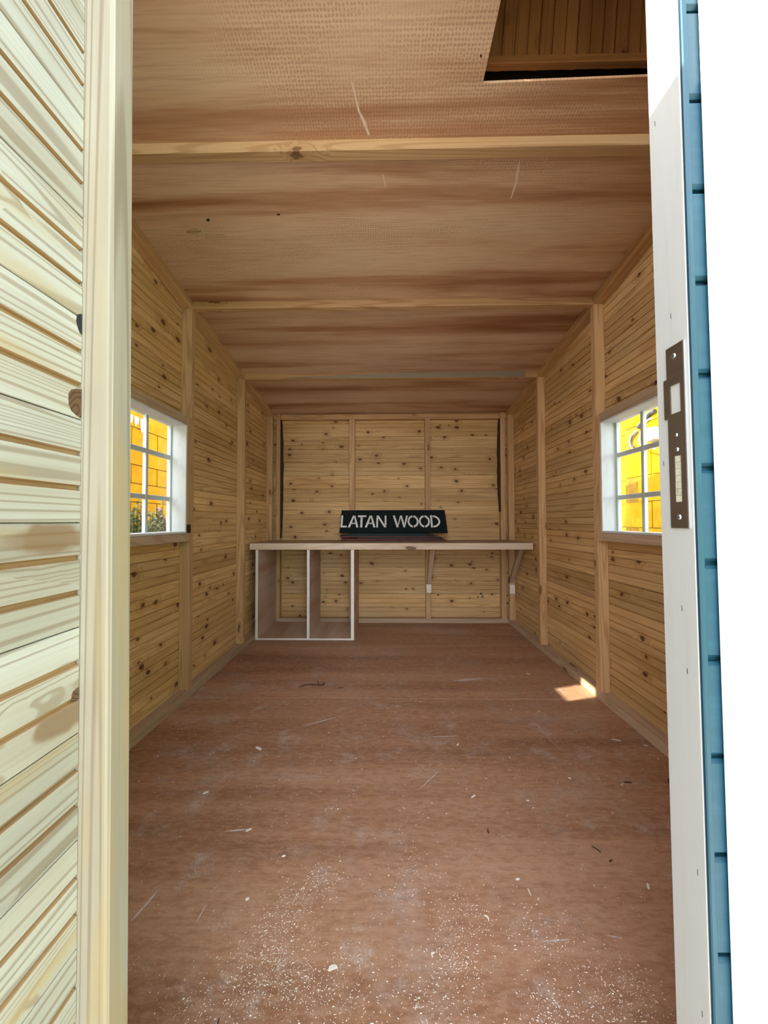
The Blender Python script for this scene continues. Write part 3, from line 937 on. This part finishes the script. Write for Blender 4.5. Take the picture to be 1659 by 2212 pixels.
for polys in LET:
    bm = bmesh.new()
    for p in polys:
        pts = [((x - 187) / 1273 * SW, (388 - y) / 260 * SH) for x, y in p]
        f = [bm.verts.new((x, -0.0016, zz)) for x, zz in pts]
        g = [bm.verts.new((x, -0.0001, zz)) for x, zz in pts]
        n = len(pts)
        bm.faces.new(f); bm.faces.new(g[::-1])
        for i in range(n):
            bm.faces.new((f[i], f[(i + 1) % n], g[(i + 1) % n], g[i]))
    link('letter', bm_mesh(bm, 'letter'), 'letter_white', sg)

# ------------------------------------------------------------------ outside: yellow block walls
def block_wall(name, xf, sgn, y0, y1, ztop, bl, bh, label, step=None):
    """sgn: direction of the visible face normal in X"""
    root = empty(name, (xf, (y0 + y1) / 2, -0.16), label=label, cat='garden wall')
    off = Vector(root.location)
    bm = bmesh.new()
    xa, xb = sorted((xf - sgn * 0.012, xf - sgn * 0.16))
    add_box(bm, (xa - off.x, y0 - off.y, 0.0), (xb - off.x, y1 - off.y, ztop - off.z - 0.004))
    link('mortar_core', bm_mesh(bm, 'mortar_core'), 'yellow_mortar', root)
    bm = bmesh.new()
    add_box(bm, (-0.02, -bl / 2 + 0.006, 0.005), (0.02, bl / 2 - 0.006, bh - 0.005), 0.004)
    me = bm_mesh(bm, 'block')
    me.materials.append(M['yellow_block'])
    nz = int(round((ztop + 0.16) / bh))
    for r in range(nz):
        yy = y0 + (bl / 2 if r % 2 else 0)
        while yy + bl <= y1 + 0.01:
            link('block', me, None, root, (xf - sgn * (0.02 + 0.003 * random.random()) - off.x, yy + bl / 2 - off.y, r * bh))
            yy += bl
    return root
block_wall('garden_wall', -2.45, 1, -0.3, 5.5, 2.20, 0.40, 0.1815, 'rough yellow block wall with shrubs in front, seen through window')
gwl = [o for o in C.objects if o.name.startswith('garden_wall')][0]
timber('blocker_pier', (-2.47, 1.48, -0.16), (-2.2, 2.05, 2.75), 'z', 'yellow_block', gwl, gwl.location, c=0.01)  # added block out of view, trims the sun patch on the floor
block_wall('garden_wall', 2.90, -1, 1.4, 4.55, 2.35, 0.45, 0.295, 'yellow block wall with cables and white box, seen through window')
block_wall('garden_wall', 3.06, -1, 4.56, 6.8, 2.35, 0.45, 0.295, 'set-back yellow block wall beyond the wall with cables')

def tube_mesh(pts, r, seg=6, name='tube'):
    bm = bmesh.new()
    rings = []
    for i, p in enumerate(pts):
        p = Vector(p)
        d = (Vector(pts[min(i + 1, len(pts) - 1)]) - Vector(pts[max(i - 1, 0)])).normalized()
        u = d.orthogonal().normalized()
        if rings:
            u = (pu - d * pu.dot(d)).normalized()
        pu = u
        vv_ = d.cross(u)
        rr = r[i] if isinstance(r, (list, tuple)) else r
        rings.append([bm.verts.new(p + (u * math.cos(2 * math.pi * k / seg) + vv_ * math.sin(2 * math.pi * k / seg)) * rr) for k in range(seg)])
    for a, b in zip(rings, rings[1:]):
        for k in range(seg):
            bm.faces.new((a[k], a[(k + 1) % seg], b[(k + 1) % seg], b[k]))
    bm.faces.new(rings[0][::-1]); bm.faces.new(rings[-1])
    return bm_mesh(bm, name)

def on_right(px, py, X=2.86):
    Y = X * F_PX / (px - 836.0)
    return (X, Y, CAM_H + (1126.0 - py) * Y / F_PX)
def bez(pts, n=8):
    out = []
    P = [Vector(p) for p in pts]
    for i in range(len(P) - 1):
        p0, p1, p2, p3 = P[max(i - 1, 0)], P[i], P[i + 1], P[min(i + 2, len(P) - 1)]
        for k in range(n):
            t = k / n
            out.append(0.5 * ((2 * p1) + (p2 - p0) * t + (2 * p0 - 5 * p1 + 4 * p2 - p3) * t * t + (3 * p1 - p0 - 3 * p2 + p3) * t ** 3))
    out.append(P[-1])
    return out
def cable(px, r, mat, lab, X=2.84, grp='cables on the yellow wall'):
    me = tube_mesh(bez([on_right(a, b, X) for a, b in px]), r, 7, 'cable')
    tag(link('cable', me, mat), lab, 'cable', None, grp)
cable([(1412, 890), (1402, 894), (1392, 908), (1382, 918), (1376, 926)], 0.022, 'cable_black', 'thick dark cable bundle coming down over the yellow wall top', 2.876)
cable([(1405, 905), (1396, 911), (1388, 922), (1381, 940), (1378, 955), (1384, 965), (1412, 972)], 0.010, 'cable_white', 'thick pale cable curling past the white box', 2.79)
cable([(1376, 932), (1366, 936), (1359, 948), (1357, 962), (1364, 972), (1380, 968)], 0.0065, 'cable_white', 'pale cable loop beside the window bar', 2.890)
cable([(1375, 937), (1367, 941), (1361, 950), (1360, 962), (1366, 968)], 0.007, 'cable_black', 'dark cable inside the pale loop', 2.892)
cable([(1322, 985), (1335, 986.5), (1348, 983), (1366, 972)], 0.006, 'cable_white', 'thin sagging cable across the yellow wall', 2.893)
p0 = on_right(1386, 930, 2.80)
p1 = on_right(1404, 952, 2.80)
jb = empty('junction_box', (2.84, (p0[1] + p1[1]) / 2, p1[2]), label='white electrical box fixed to the yellow wall', cat='electrical box')
me = beam_mesh(0.09, abs(p0[1] - p1[1]), p0[2] - p1[2], 0.008, 'body')
jbb = link('body', me, 'box_white', jb, (-0.03, -abs(p0[1] - p1[1]) / 2, 0))
bm = bmesh.new()
for i in range(4):
    add_box(bm, (-0.032, -0.05 + i * 0.025, 0.012), (-0.0302, -0.036 + i * 0.025, 0.022))
o = link('vent_slots', bm_mesh(bm, 'vent_slots'), 'cable_black', jbb)
o.matrix_parent_inverse = Matrix.Translation(jbb.location).inverted()

# white patches of bare render near the top of the left yellow wall
def drips():
    bm = bmesh.new()
    for i in range(9):
        y = 3.36 + i * 0.045 + random.uniform(-0.01, 0.01)
        z1 = 2.125
        z0 = z1 - random.uniform(0.06, 0.17)
        wd = random.uniform(0.012, 0.022)
        f = [(y - wd, z1), (y + wd, z1), (y + wd * 0.7, z0 + 0.03), (y, z0), (y - wd * 0.7, z0 + 0.03)]
        a = [bm.verts.new((-2.449, p, q)) for p, q in f]
        b = [bm.verts.new((-2.441, p, q)) for p, q in f]
        bm.faces.new(a[::-1]); bm.faces.new(b)
        for k in range(5):
            bm.faces.new((a[k], a[(k + 1) % 5], b[(k + 1) % 5], b[k]))
    return bm_mesh(bm, 'render_drips')
gw = [o for o in C.objects if o.name.startswith('garden_wall')][0]
o = link('render_drips', drips(), 'white_drip', gw)
o.matrix_parent_inverse = Matrix.Translation(gw.location).inverted()
o['label'] = 'white runs below the wall top'

# added out of view: evergreen mass that keeps sky light off the door leaf
bm = bmesh.new()
rnd = random.Random(11)
NX, NY = 40, 16
prof = [(2.05, -0.16), (2.0, 0.6), (2.0, 1.4), (2.05, 2.2), (2.2, 2.65), (2.6, 2.75), (3.0, 2.65), (3.1, 1.2), (3.1, -0.16)]
rows = []
for i in range(NX + 1):
    y = -6.0 + 6.2 * i / NX
    rows.append([bm.verts.new((x + rnd.uniform(-.06, .06), y + rnd.uniform(-.05, .05), max(-0.16, z + rnd.uniform(-.06, .06)))) for x, z in prof])
for a, b in zip(rows, rows[1:]):
    for k in range(len(prof) - 1):
        bm.faces.new((a[k], a[k + 1], b[k + 1], b[k]))
bm.faces.new(rows[0]); bm.faces.new(rows[-1][::-1])
tag(link('blocker_hedge', bm_mesh(bm, 'blocker_hedge'), 'leaf'), 'added unseen evergreen mass that shades the open door leaf', 'blocker_hedge', 'stuff')

# shrubs
def shrub(px_x, X, ztop, spread, nst, label, flowers=False):
    Y = X * F_PX / (px_x - 836.0)
    root = empty('shrub', (X, Y, -0.16), label=label, cat='shrub', group='shrubs by the yellow wall')
    rnd = random.Random(int(px_x * 7))
    bms, bml, bmf = bmesh.new(), bmesh.new(), bmesh.new()
    for s in range(nst):
        a = rnd.uniform(0, 2 * math.pi)
        rad = spread * math.sqrt(rnd.random())
        h = (ztop + 0.16) * rnd.uniform(0.86, 1.0) * (1 - 0.10 * rad / spread)
        base = Vector((math.cos(a) * rad * 0.3, math.sin(a) * rad * 0.3, 0))
        tip = Vector((math.cos(a) * rad, math.sin(a) * rad, h))
        pts = [base.lerp(tip, t) + Vector((rnd.uniform(-.01, .01), rnd.uniform(-.01, .01), 0)) for t in (0, .35, .7, 1)]
        for p, q in zip(pts, pts[1:]):
            d = (q - p)
            u = d.orthogonal().normalized() * 0.0035
            v_ = d.cross(u).normalized() * 0.0035
            r0 = [bms.verts.new(p + x) for x in (u, v_, -u, -v_)]
            r1 = [bms.verts.new(q + x) for x in (u, v_, -u, -v_)]
            for k in range(4):
                bms.faces.new((r0[k], r0[(k + 1) % 4], r1[(k + 1) % 4], r1[k]))
        for k in range(46):
            t = 0.45 + 0.55 * k / 46
            p = base.lerp(tip, t)
            ang = k * 2.4 + rnd.random()
            dirv = Vector((math.cos(ang), math.sin(ang), rnd.uniform(0.3, 1.0))).normalized()
            ln = rnd.uniform(0.045, 0.08) * (1.15 - 0.5 * t)
            sd_ = dirv.cross(Vector((0, 0, 1))).normalized() * rnd.uniform(0.007, 0.011)
            tgt = bmf if flowers and t > 0.965 else bml
            vs_ = [tgt.verts.new(p), tgt.verts.new(p + dirv * ln * .5 + sd_), tgt.verts.new(p + dirv * ln), tgt.verts.new(p + dirv * ln * .5 - sd_)]
            tgt.faces.new(vs_)
    link('stems', bm_mesh(bms, 'stems'), 'stem', root)
    link('foliage', bm_mesh(bml, 'foliage'), 'leaf', root)['kind'] = 'stuff'
    if flowers:
        link('flower_heads', bm_mesh(bmf, 'flower_heads'), 'flower', root)['kind'] = 'stuff'
    else:
        bmf.free()
shrub(292, -2.05, 1.30, 0.13, 46, 'round dense green shrub against the yellow wall')
shrub(305, -2.32, 1.32, 0.05, 8, 'thin upright shrub beside the window bar')
shrub(325, -1.82, 1.25, 0.06, 16, 'low shrub in the middle, before the yellow wall')
shrub(352, -2.05, 1.39, 0.10, 30, 'tall spiky shrub with purple tips near the window edge', True)

# ------------------------------------------------------------------ litter on the floor
def floor_xy(px, py):
    Y = CAM_H * F_PX / (py - 1126.0)
    return ((px - 836.0) * Y / F_PX, Y)
# sawdust: uncountable
rnd = random.Random(3)
bm = bmesh.new()
patches = [(660, 2090, .10, 700), (560, 2085, .11, 900), (610, 1990, .09, 420), (1170, 2160, .07, 500), (1330, 2110, .09, 650), (975, 2050, .07, 450),
           (640, 1930, .08, 350), (700, 1880, .07, 260), (1000, 1960, .10, 420), (900, 2140, .08, 300), (400, 1570, .09, 110), (1320, 1510, .07, 90),
           (760, 2120, .12, 500), (420, 2170, .10, 350), (1160, 2000, .10, 300), (880, 1880, .14, 300), (1010, 2190, .08, 300), (1300, 2190, .12, 500)]
def fleck(x, y, s):
    a = rnd.uniform(0, math.pi * 2)
    l, w_ = s * rnd.uniform(0.8, 3.4), s * rnd.uniform(0.20, 0.42)
    c, sn = math.cos(a), math.sin(a)
    z0, z1 = 0.0004, 0.0004 + rnd.uniform(0.0004, 0.0012)
    p = [(-l, -w_), (l, -w_), (l * 0.8, w_), (-l * 0.7, w_)]
    v_ = [bm.verts.new((x + c * u - sn * t, y + sn * u + c * t, z0 if i < 2 else z1)) for i, (u, t) in enumerate(p)]
    bm.faces.new(v_)
for px, py, sig, cnt in patches:
    cx, cy = floor_xy(px, py)
    for i in range(cnt):
        x, y = cx + rnd.gauss(0, sig * 0.5), cy + rnd.gauss(0, sig * 0.5)
        if 0.5 < y < 3.9 and IL < x < IR:
            fleck(x, y, rnd.uniform(0.0004, 0.0009))
for i in range(6500):
    y = 0.55 + 3.3 * rnd.random() ** 1.9
    x = rnd.uniform(IL + 0.02, IR - 0.02)
    if y > 3.4 and x < -0.28:
        continue
    fleck(x, y, rnd.uniform(0.0003, 0.0009) * (1 + 0.9 * (y > 1.4)))
tag(link('sawdust', bm_mesh(bm, 'sawdust'), 'chip'), 'pale sawdust and fine shavings scattered over the plywood floor', 'sawdust', 'stuff')
# single shavings that can be picked out
def shaving(px, py, l, w_, rz, curl, label, grp=None, mat='chip', name='wood_shaving', t=0.0016):
    x, y = floor_xy(px, py)
    bm = bmesh.new()
    n = 6
    ra, rb = [], []
    for i in range(n + 1):
        u = i / n - 0.5
        ww = w_ * (1 - 0.5 * abs(2 * u) ** 3)
        yo = curl * (1 - 4 * u * u)
        ra.append([bm.verts.new((u * l, yo + s * ww / 2, zz)) for s, zz in ((-1, 0.0003), (1, 0.0003), (1, t), (-1, t))])
    for a, b in zip(ra, ra[1:]):
        for k in range(4):
            bm.faces.new((a[k], a[(k + 1) % 4], b[(k + 1) % 4], b[k]))
    bm.faces.new(ra[0][::-1]); bm.faces.new(ra[-1])
    tag(link(name, bm_mesh(bm, name), mat, None, (x, y, 0.0002), (0, 0, R(rz))), label, 'wood shaving' if mat == 'chip' else 'litter', None, grp)
shaving(560, 1612, 0.036, 0.013, -30, 0.001, 'largest pale wood chip lying alone on the floor', t=0.004)
G = 'single pale shavings on the plywood floor'
for px, py, l, w_, rz, cu, lab in (
        (447, 1706, .022, .010, 30, .002, 'two-lobed pale wood crumb left of centre, nearest the shrub window wall'),
        (1317, 1588, .044, .004, -20, .001, 'long thin pale sliver near the sole plate, beyond the black lump'),
        (1379, 1599, .022, .005, -10, 0, 'short pale sliver closest to the sunlit wall plate'),
        (1135, 1451, .03, .008, -35, 0, 'pale shaving nearest the patch of sunlight'),
        (1219, 1668, .012, .006, -40, 0, 'small pale chip left of the flat dark splinter'),
        (1017, 1708, .022, .006, 30, .001, 'slanting pale chip in the middle of the floor'),
        (1131, 1715, .010, .006, 0, 0, 'tiny pale crumb between middle chip and black lump'),
        (985, 1600, .02, .006, 55, 0, 'steeply turned pale chip beyond the middle of the floor'),
        (540, 1783, .020, .007, 40, .001, 'pale chip halfway between door post and middle'),
        (615, 1836, .012, .006, 20, 0, 'small pale chip in front of the dusty scuffs'),
        (538, 1926, .010, .007, 30, 0, 'round pale crumb beside the diagonal scratches'),
        (720, 2066, .022, .010, 20, .003, 'broad curled pale chip by the sawdust heap'),
        (1132, 1903, .020, .003, 95, .0, 'upright matchstick-like pale sliver on the bare floor'),
        (1108, 1877, .012, .006, 10, 0, 'pale chip just beyond the matchstick-like sliver'),
        (1042, 1958, .018, .004, -60, .005, 'curled pale shaving beyond the middle sawdust patch'),
        (931, 2034, .012, .005, 60, .004, 'small hooked pale shaving near the middle foreground'),
        (1440, 1795, .035, .004, -30, .001, 'pale sliver running under the strike-plate jamb edge'),
        (1378, 1888, .020, .006, 65, 0, 'orange-pale chip close to the strike-plate jamb'),
        (800, 2184, .016, .004, 50, .004, 'hooked pale shaving at the very front of the floor'),
        (966, 2183, .018, .004, 60, .005, 'curled pale shaving at the front, beside a dark speck')):
    shaving(px, py, l, w_, rz, cu, lab, G)
# pale scuffs and scratches worn into the plywood
def flat_mark(name, pts, mat, parent, z=0.0003):
    bm = bmesh.new()
    a = [bm.verts.new((x, y, z)) for x, y in pts]
    bm.faces.new(a)
    return link(name, bm_mesh(bm, name), mat, parent)
for x0, y0, x1, y1, wd in ((290, 1975, 346, 1912, 7), (430, 1975, 452, 1935, 6), (1158, 2003, 1216, 1998, 4), (978, 1466, 1040, 1461, 6), (905, 1692, 945, 1655, 3),
                           (650, 1565, 735, 1542, 2), (1140, 1545, 1200, 1610, 1.5), (490, 1786, 545, 1780, 3), (1290, 1988, 1322, 1994, 3), (930, 1584, 985, 1582, 2)):
    n = 7
    up, dn = [], []
    for i in range(n + 1):
        t = i / n
        px, py = x0 + (x1 - x0) * t, y0 + (y1 - y0) * t
        h = wd * 0.5 * math.sin(math.pi * (0.08 + 0.84 * t)) * random.uniform(0.6, 1.2)
        up.append(floor_xy(px, py - h)); dn.append(floor_xy(px, py + h))
    flat_mark('scuff', up + dn[::-1], 'scuff', fl)
# twig with side branches
tx, ty = floor_xy(690, 1478)
tw = empty('twig', (tx, ty, 0.0), label='thin dark forked twig lying mid-floor', cat='twig')
link('stem', tube_mesh(bez([(-0.13, -0.02, .004), (-0.08, 0.005, .006), (0.0, 0.0, .006), (0.028, 0.0, .008)]), .0028, 6), 'twig', tw)
link('side_branch', tube_mesh(bez([(0.0, 0.0, .006), (-0.012, 0.02, .014), (-0.016, 0.03, .020)]), .002, 6), 'twig', tw)
link('side_branch', tube_mesh(bez([(0.02, 0.0, .008), (0.03, 0.014, .010), (0.024, 0.026, .008)]), .0035, 6), 'twig', tw)
for px, py, l, w_, rz, cu, lab in ((736, 1483, .04, .004, 20, .006, 'curved dark sliver beside the forked twig'), (1340, 1676, .030, .006, -8, .001, 'flat dark splinter near the black lump'),
                                   (1048, 1780, .018, .004, 85, .002, 'tiny upright-pointing dark splinter on the bare floor'), (1272, 1815, .030, .0016, -55, .003, 'hair-thin curved dark strand on the floor'),
                                   (1302, 1838, .014, .003, 25, .001, 'short dark strand beside the hair-thin one'), (478, 2180, .012, .002, 88, 0, 'dark sliver nearest the pale door post')):
    shaving(px, py, l, w_, rz, cu, lab, None, 'twig', 'dark_splinter', 0.003)
# black lump by the jamb
lx, ly_ = floor_xy(1434, 1684)
bm = bmesh.new()
bmesh.ops.create_icosphere(bm, subdivisions=2, radius=0.02)
for v_ in bm.verts:
    f = 1 + random.uniform(-0.18, 0.18)
    v_.co = Vector((v_.co.x * 0.75 * f, v_.co.y * 1.3 * f, v_.co.z * 0.6 * f + 0.012))
tag(link('plastic_lump', bm_mesh(bm, 'plastic_lump'), 'black_lump', None, (lx, ly_, 0)), 'small black lump on the floor beside the jamb', 'lump')
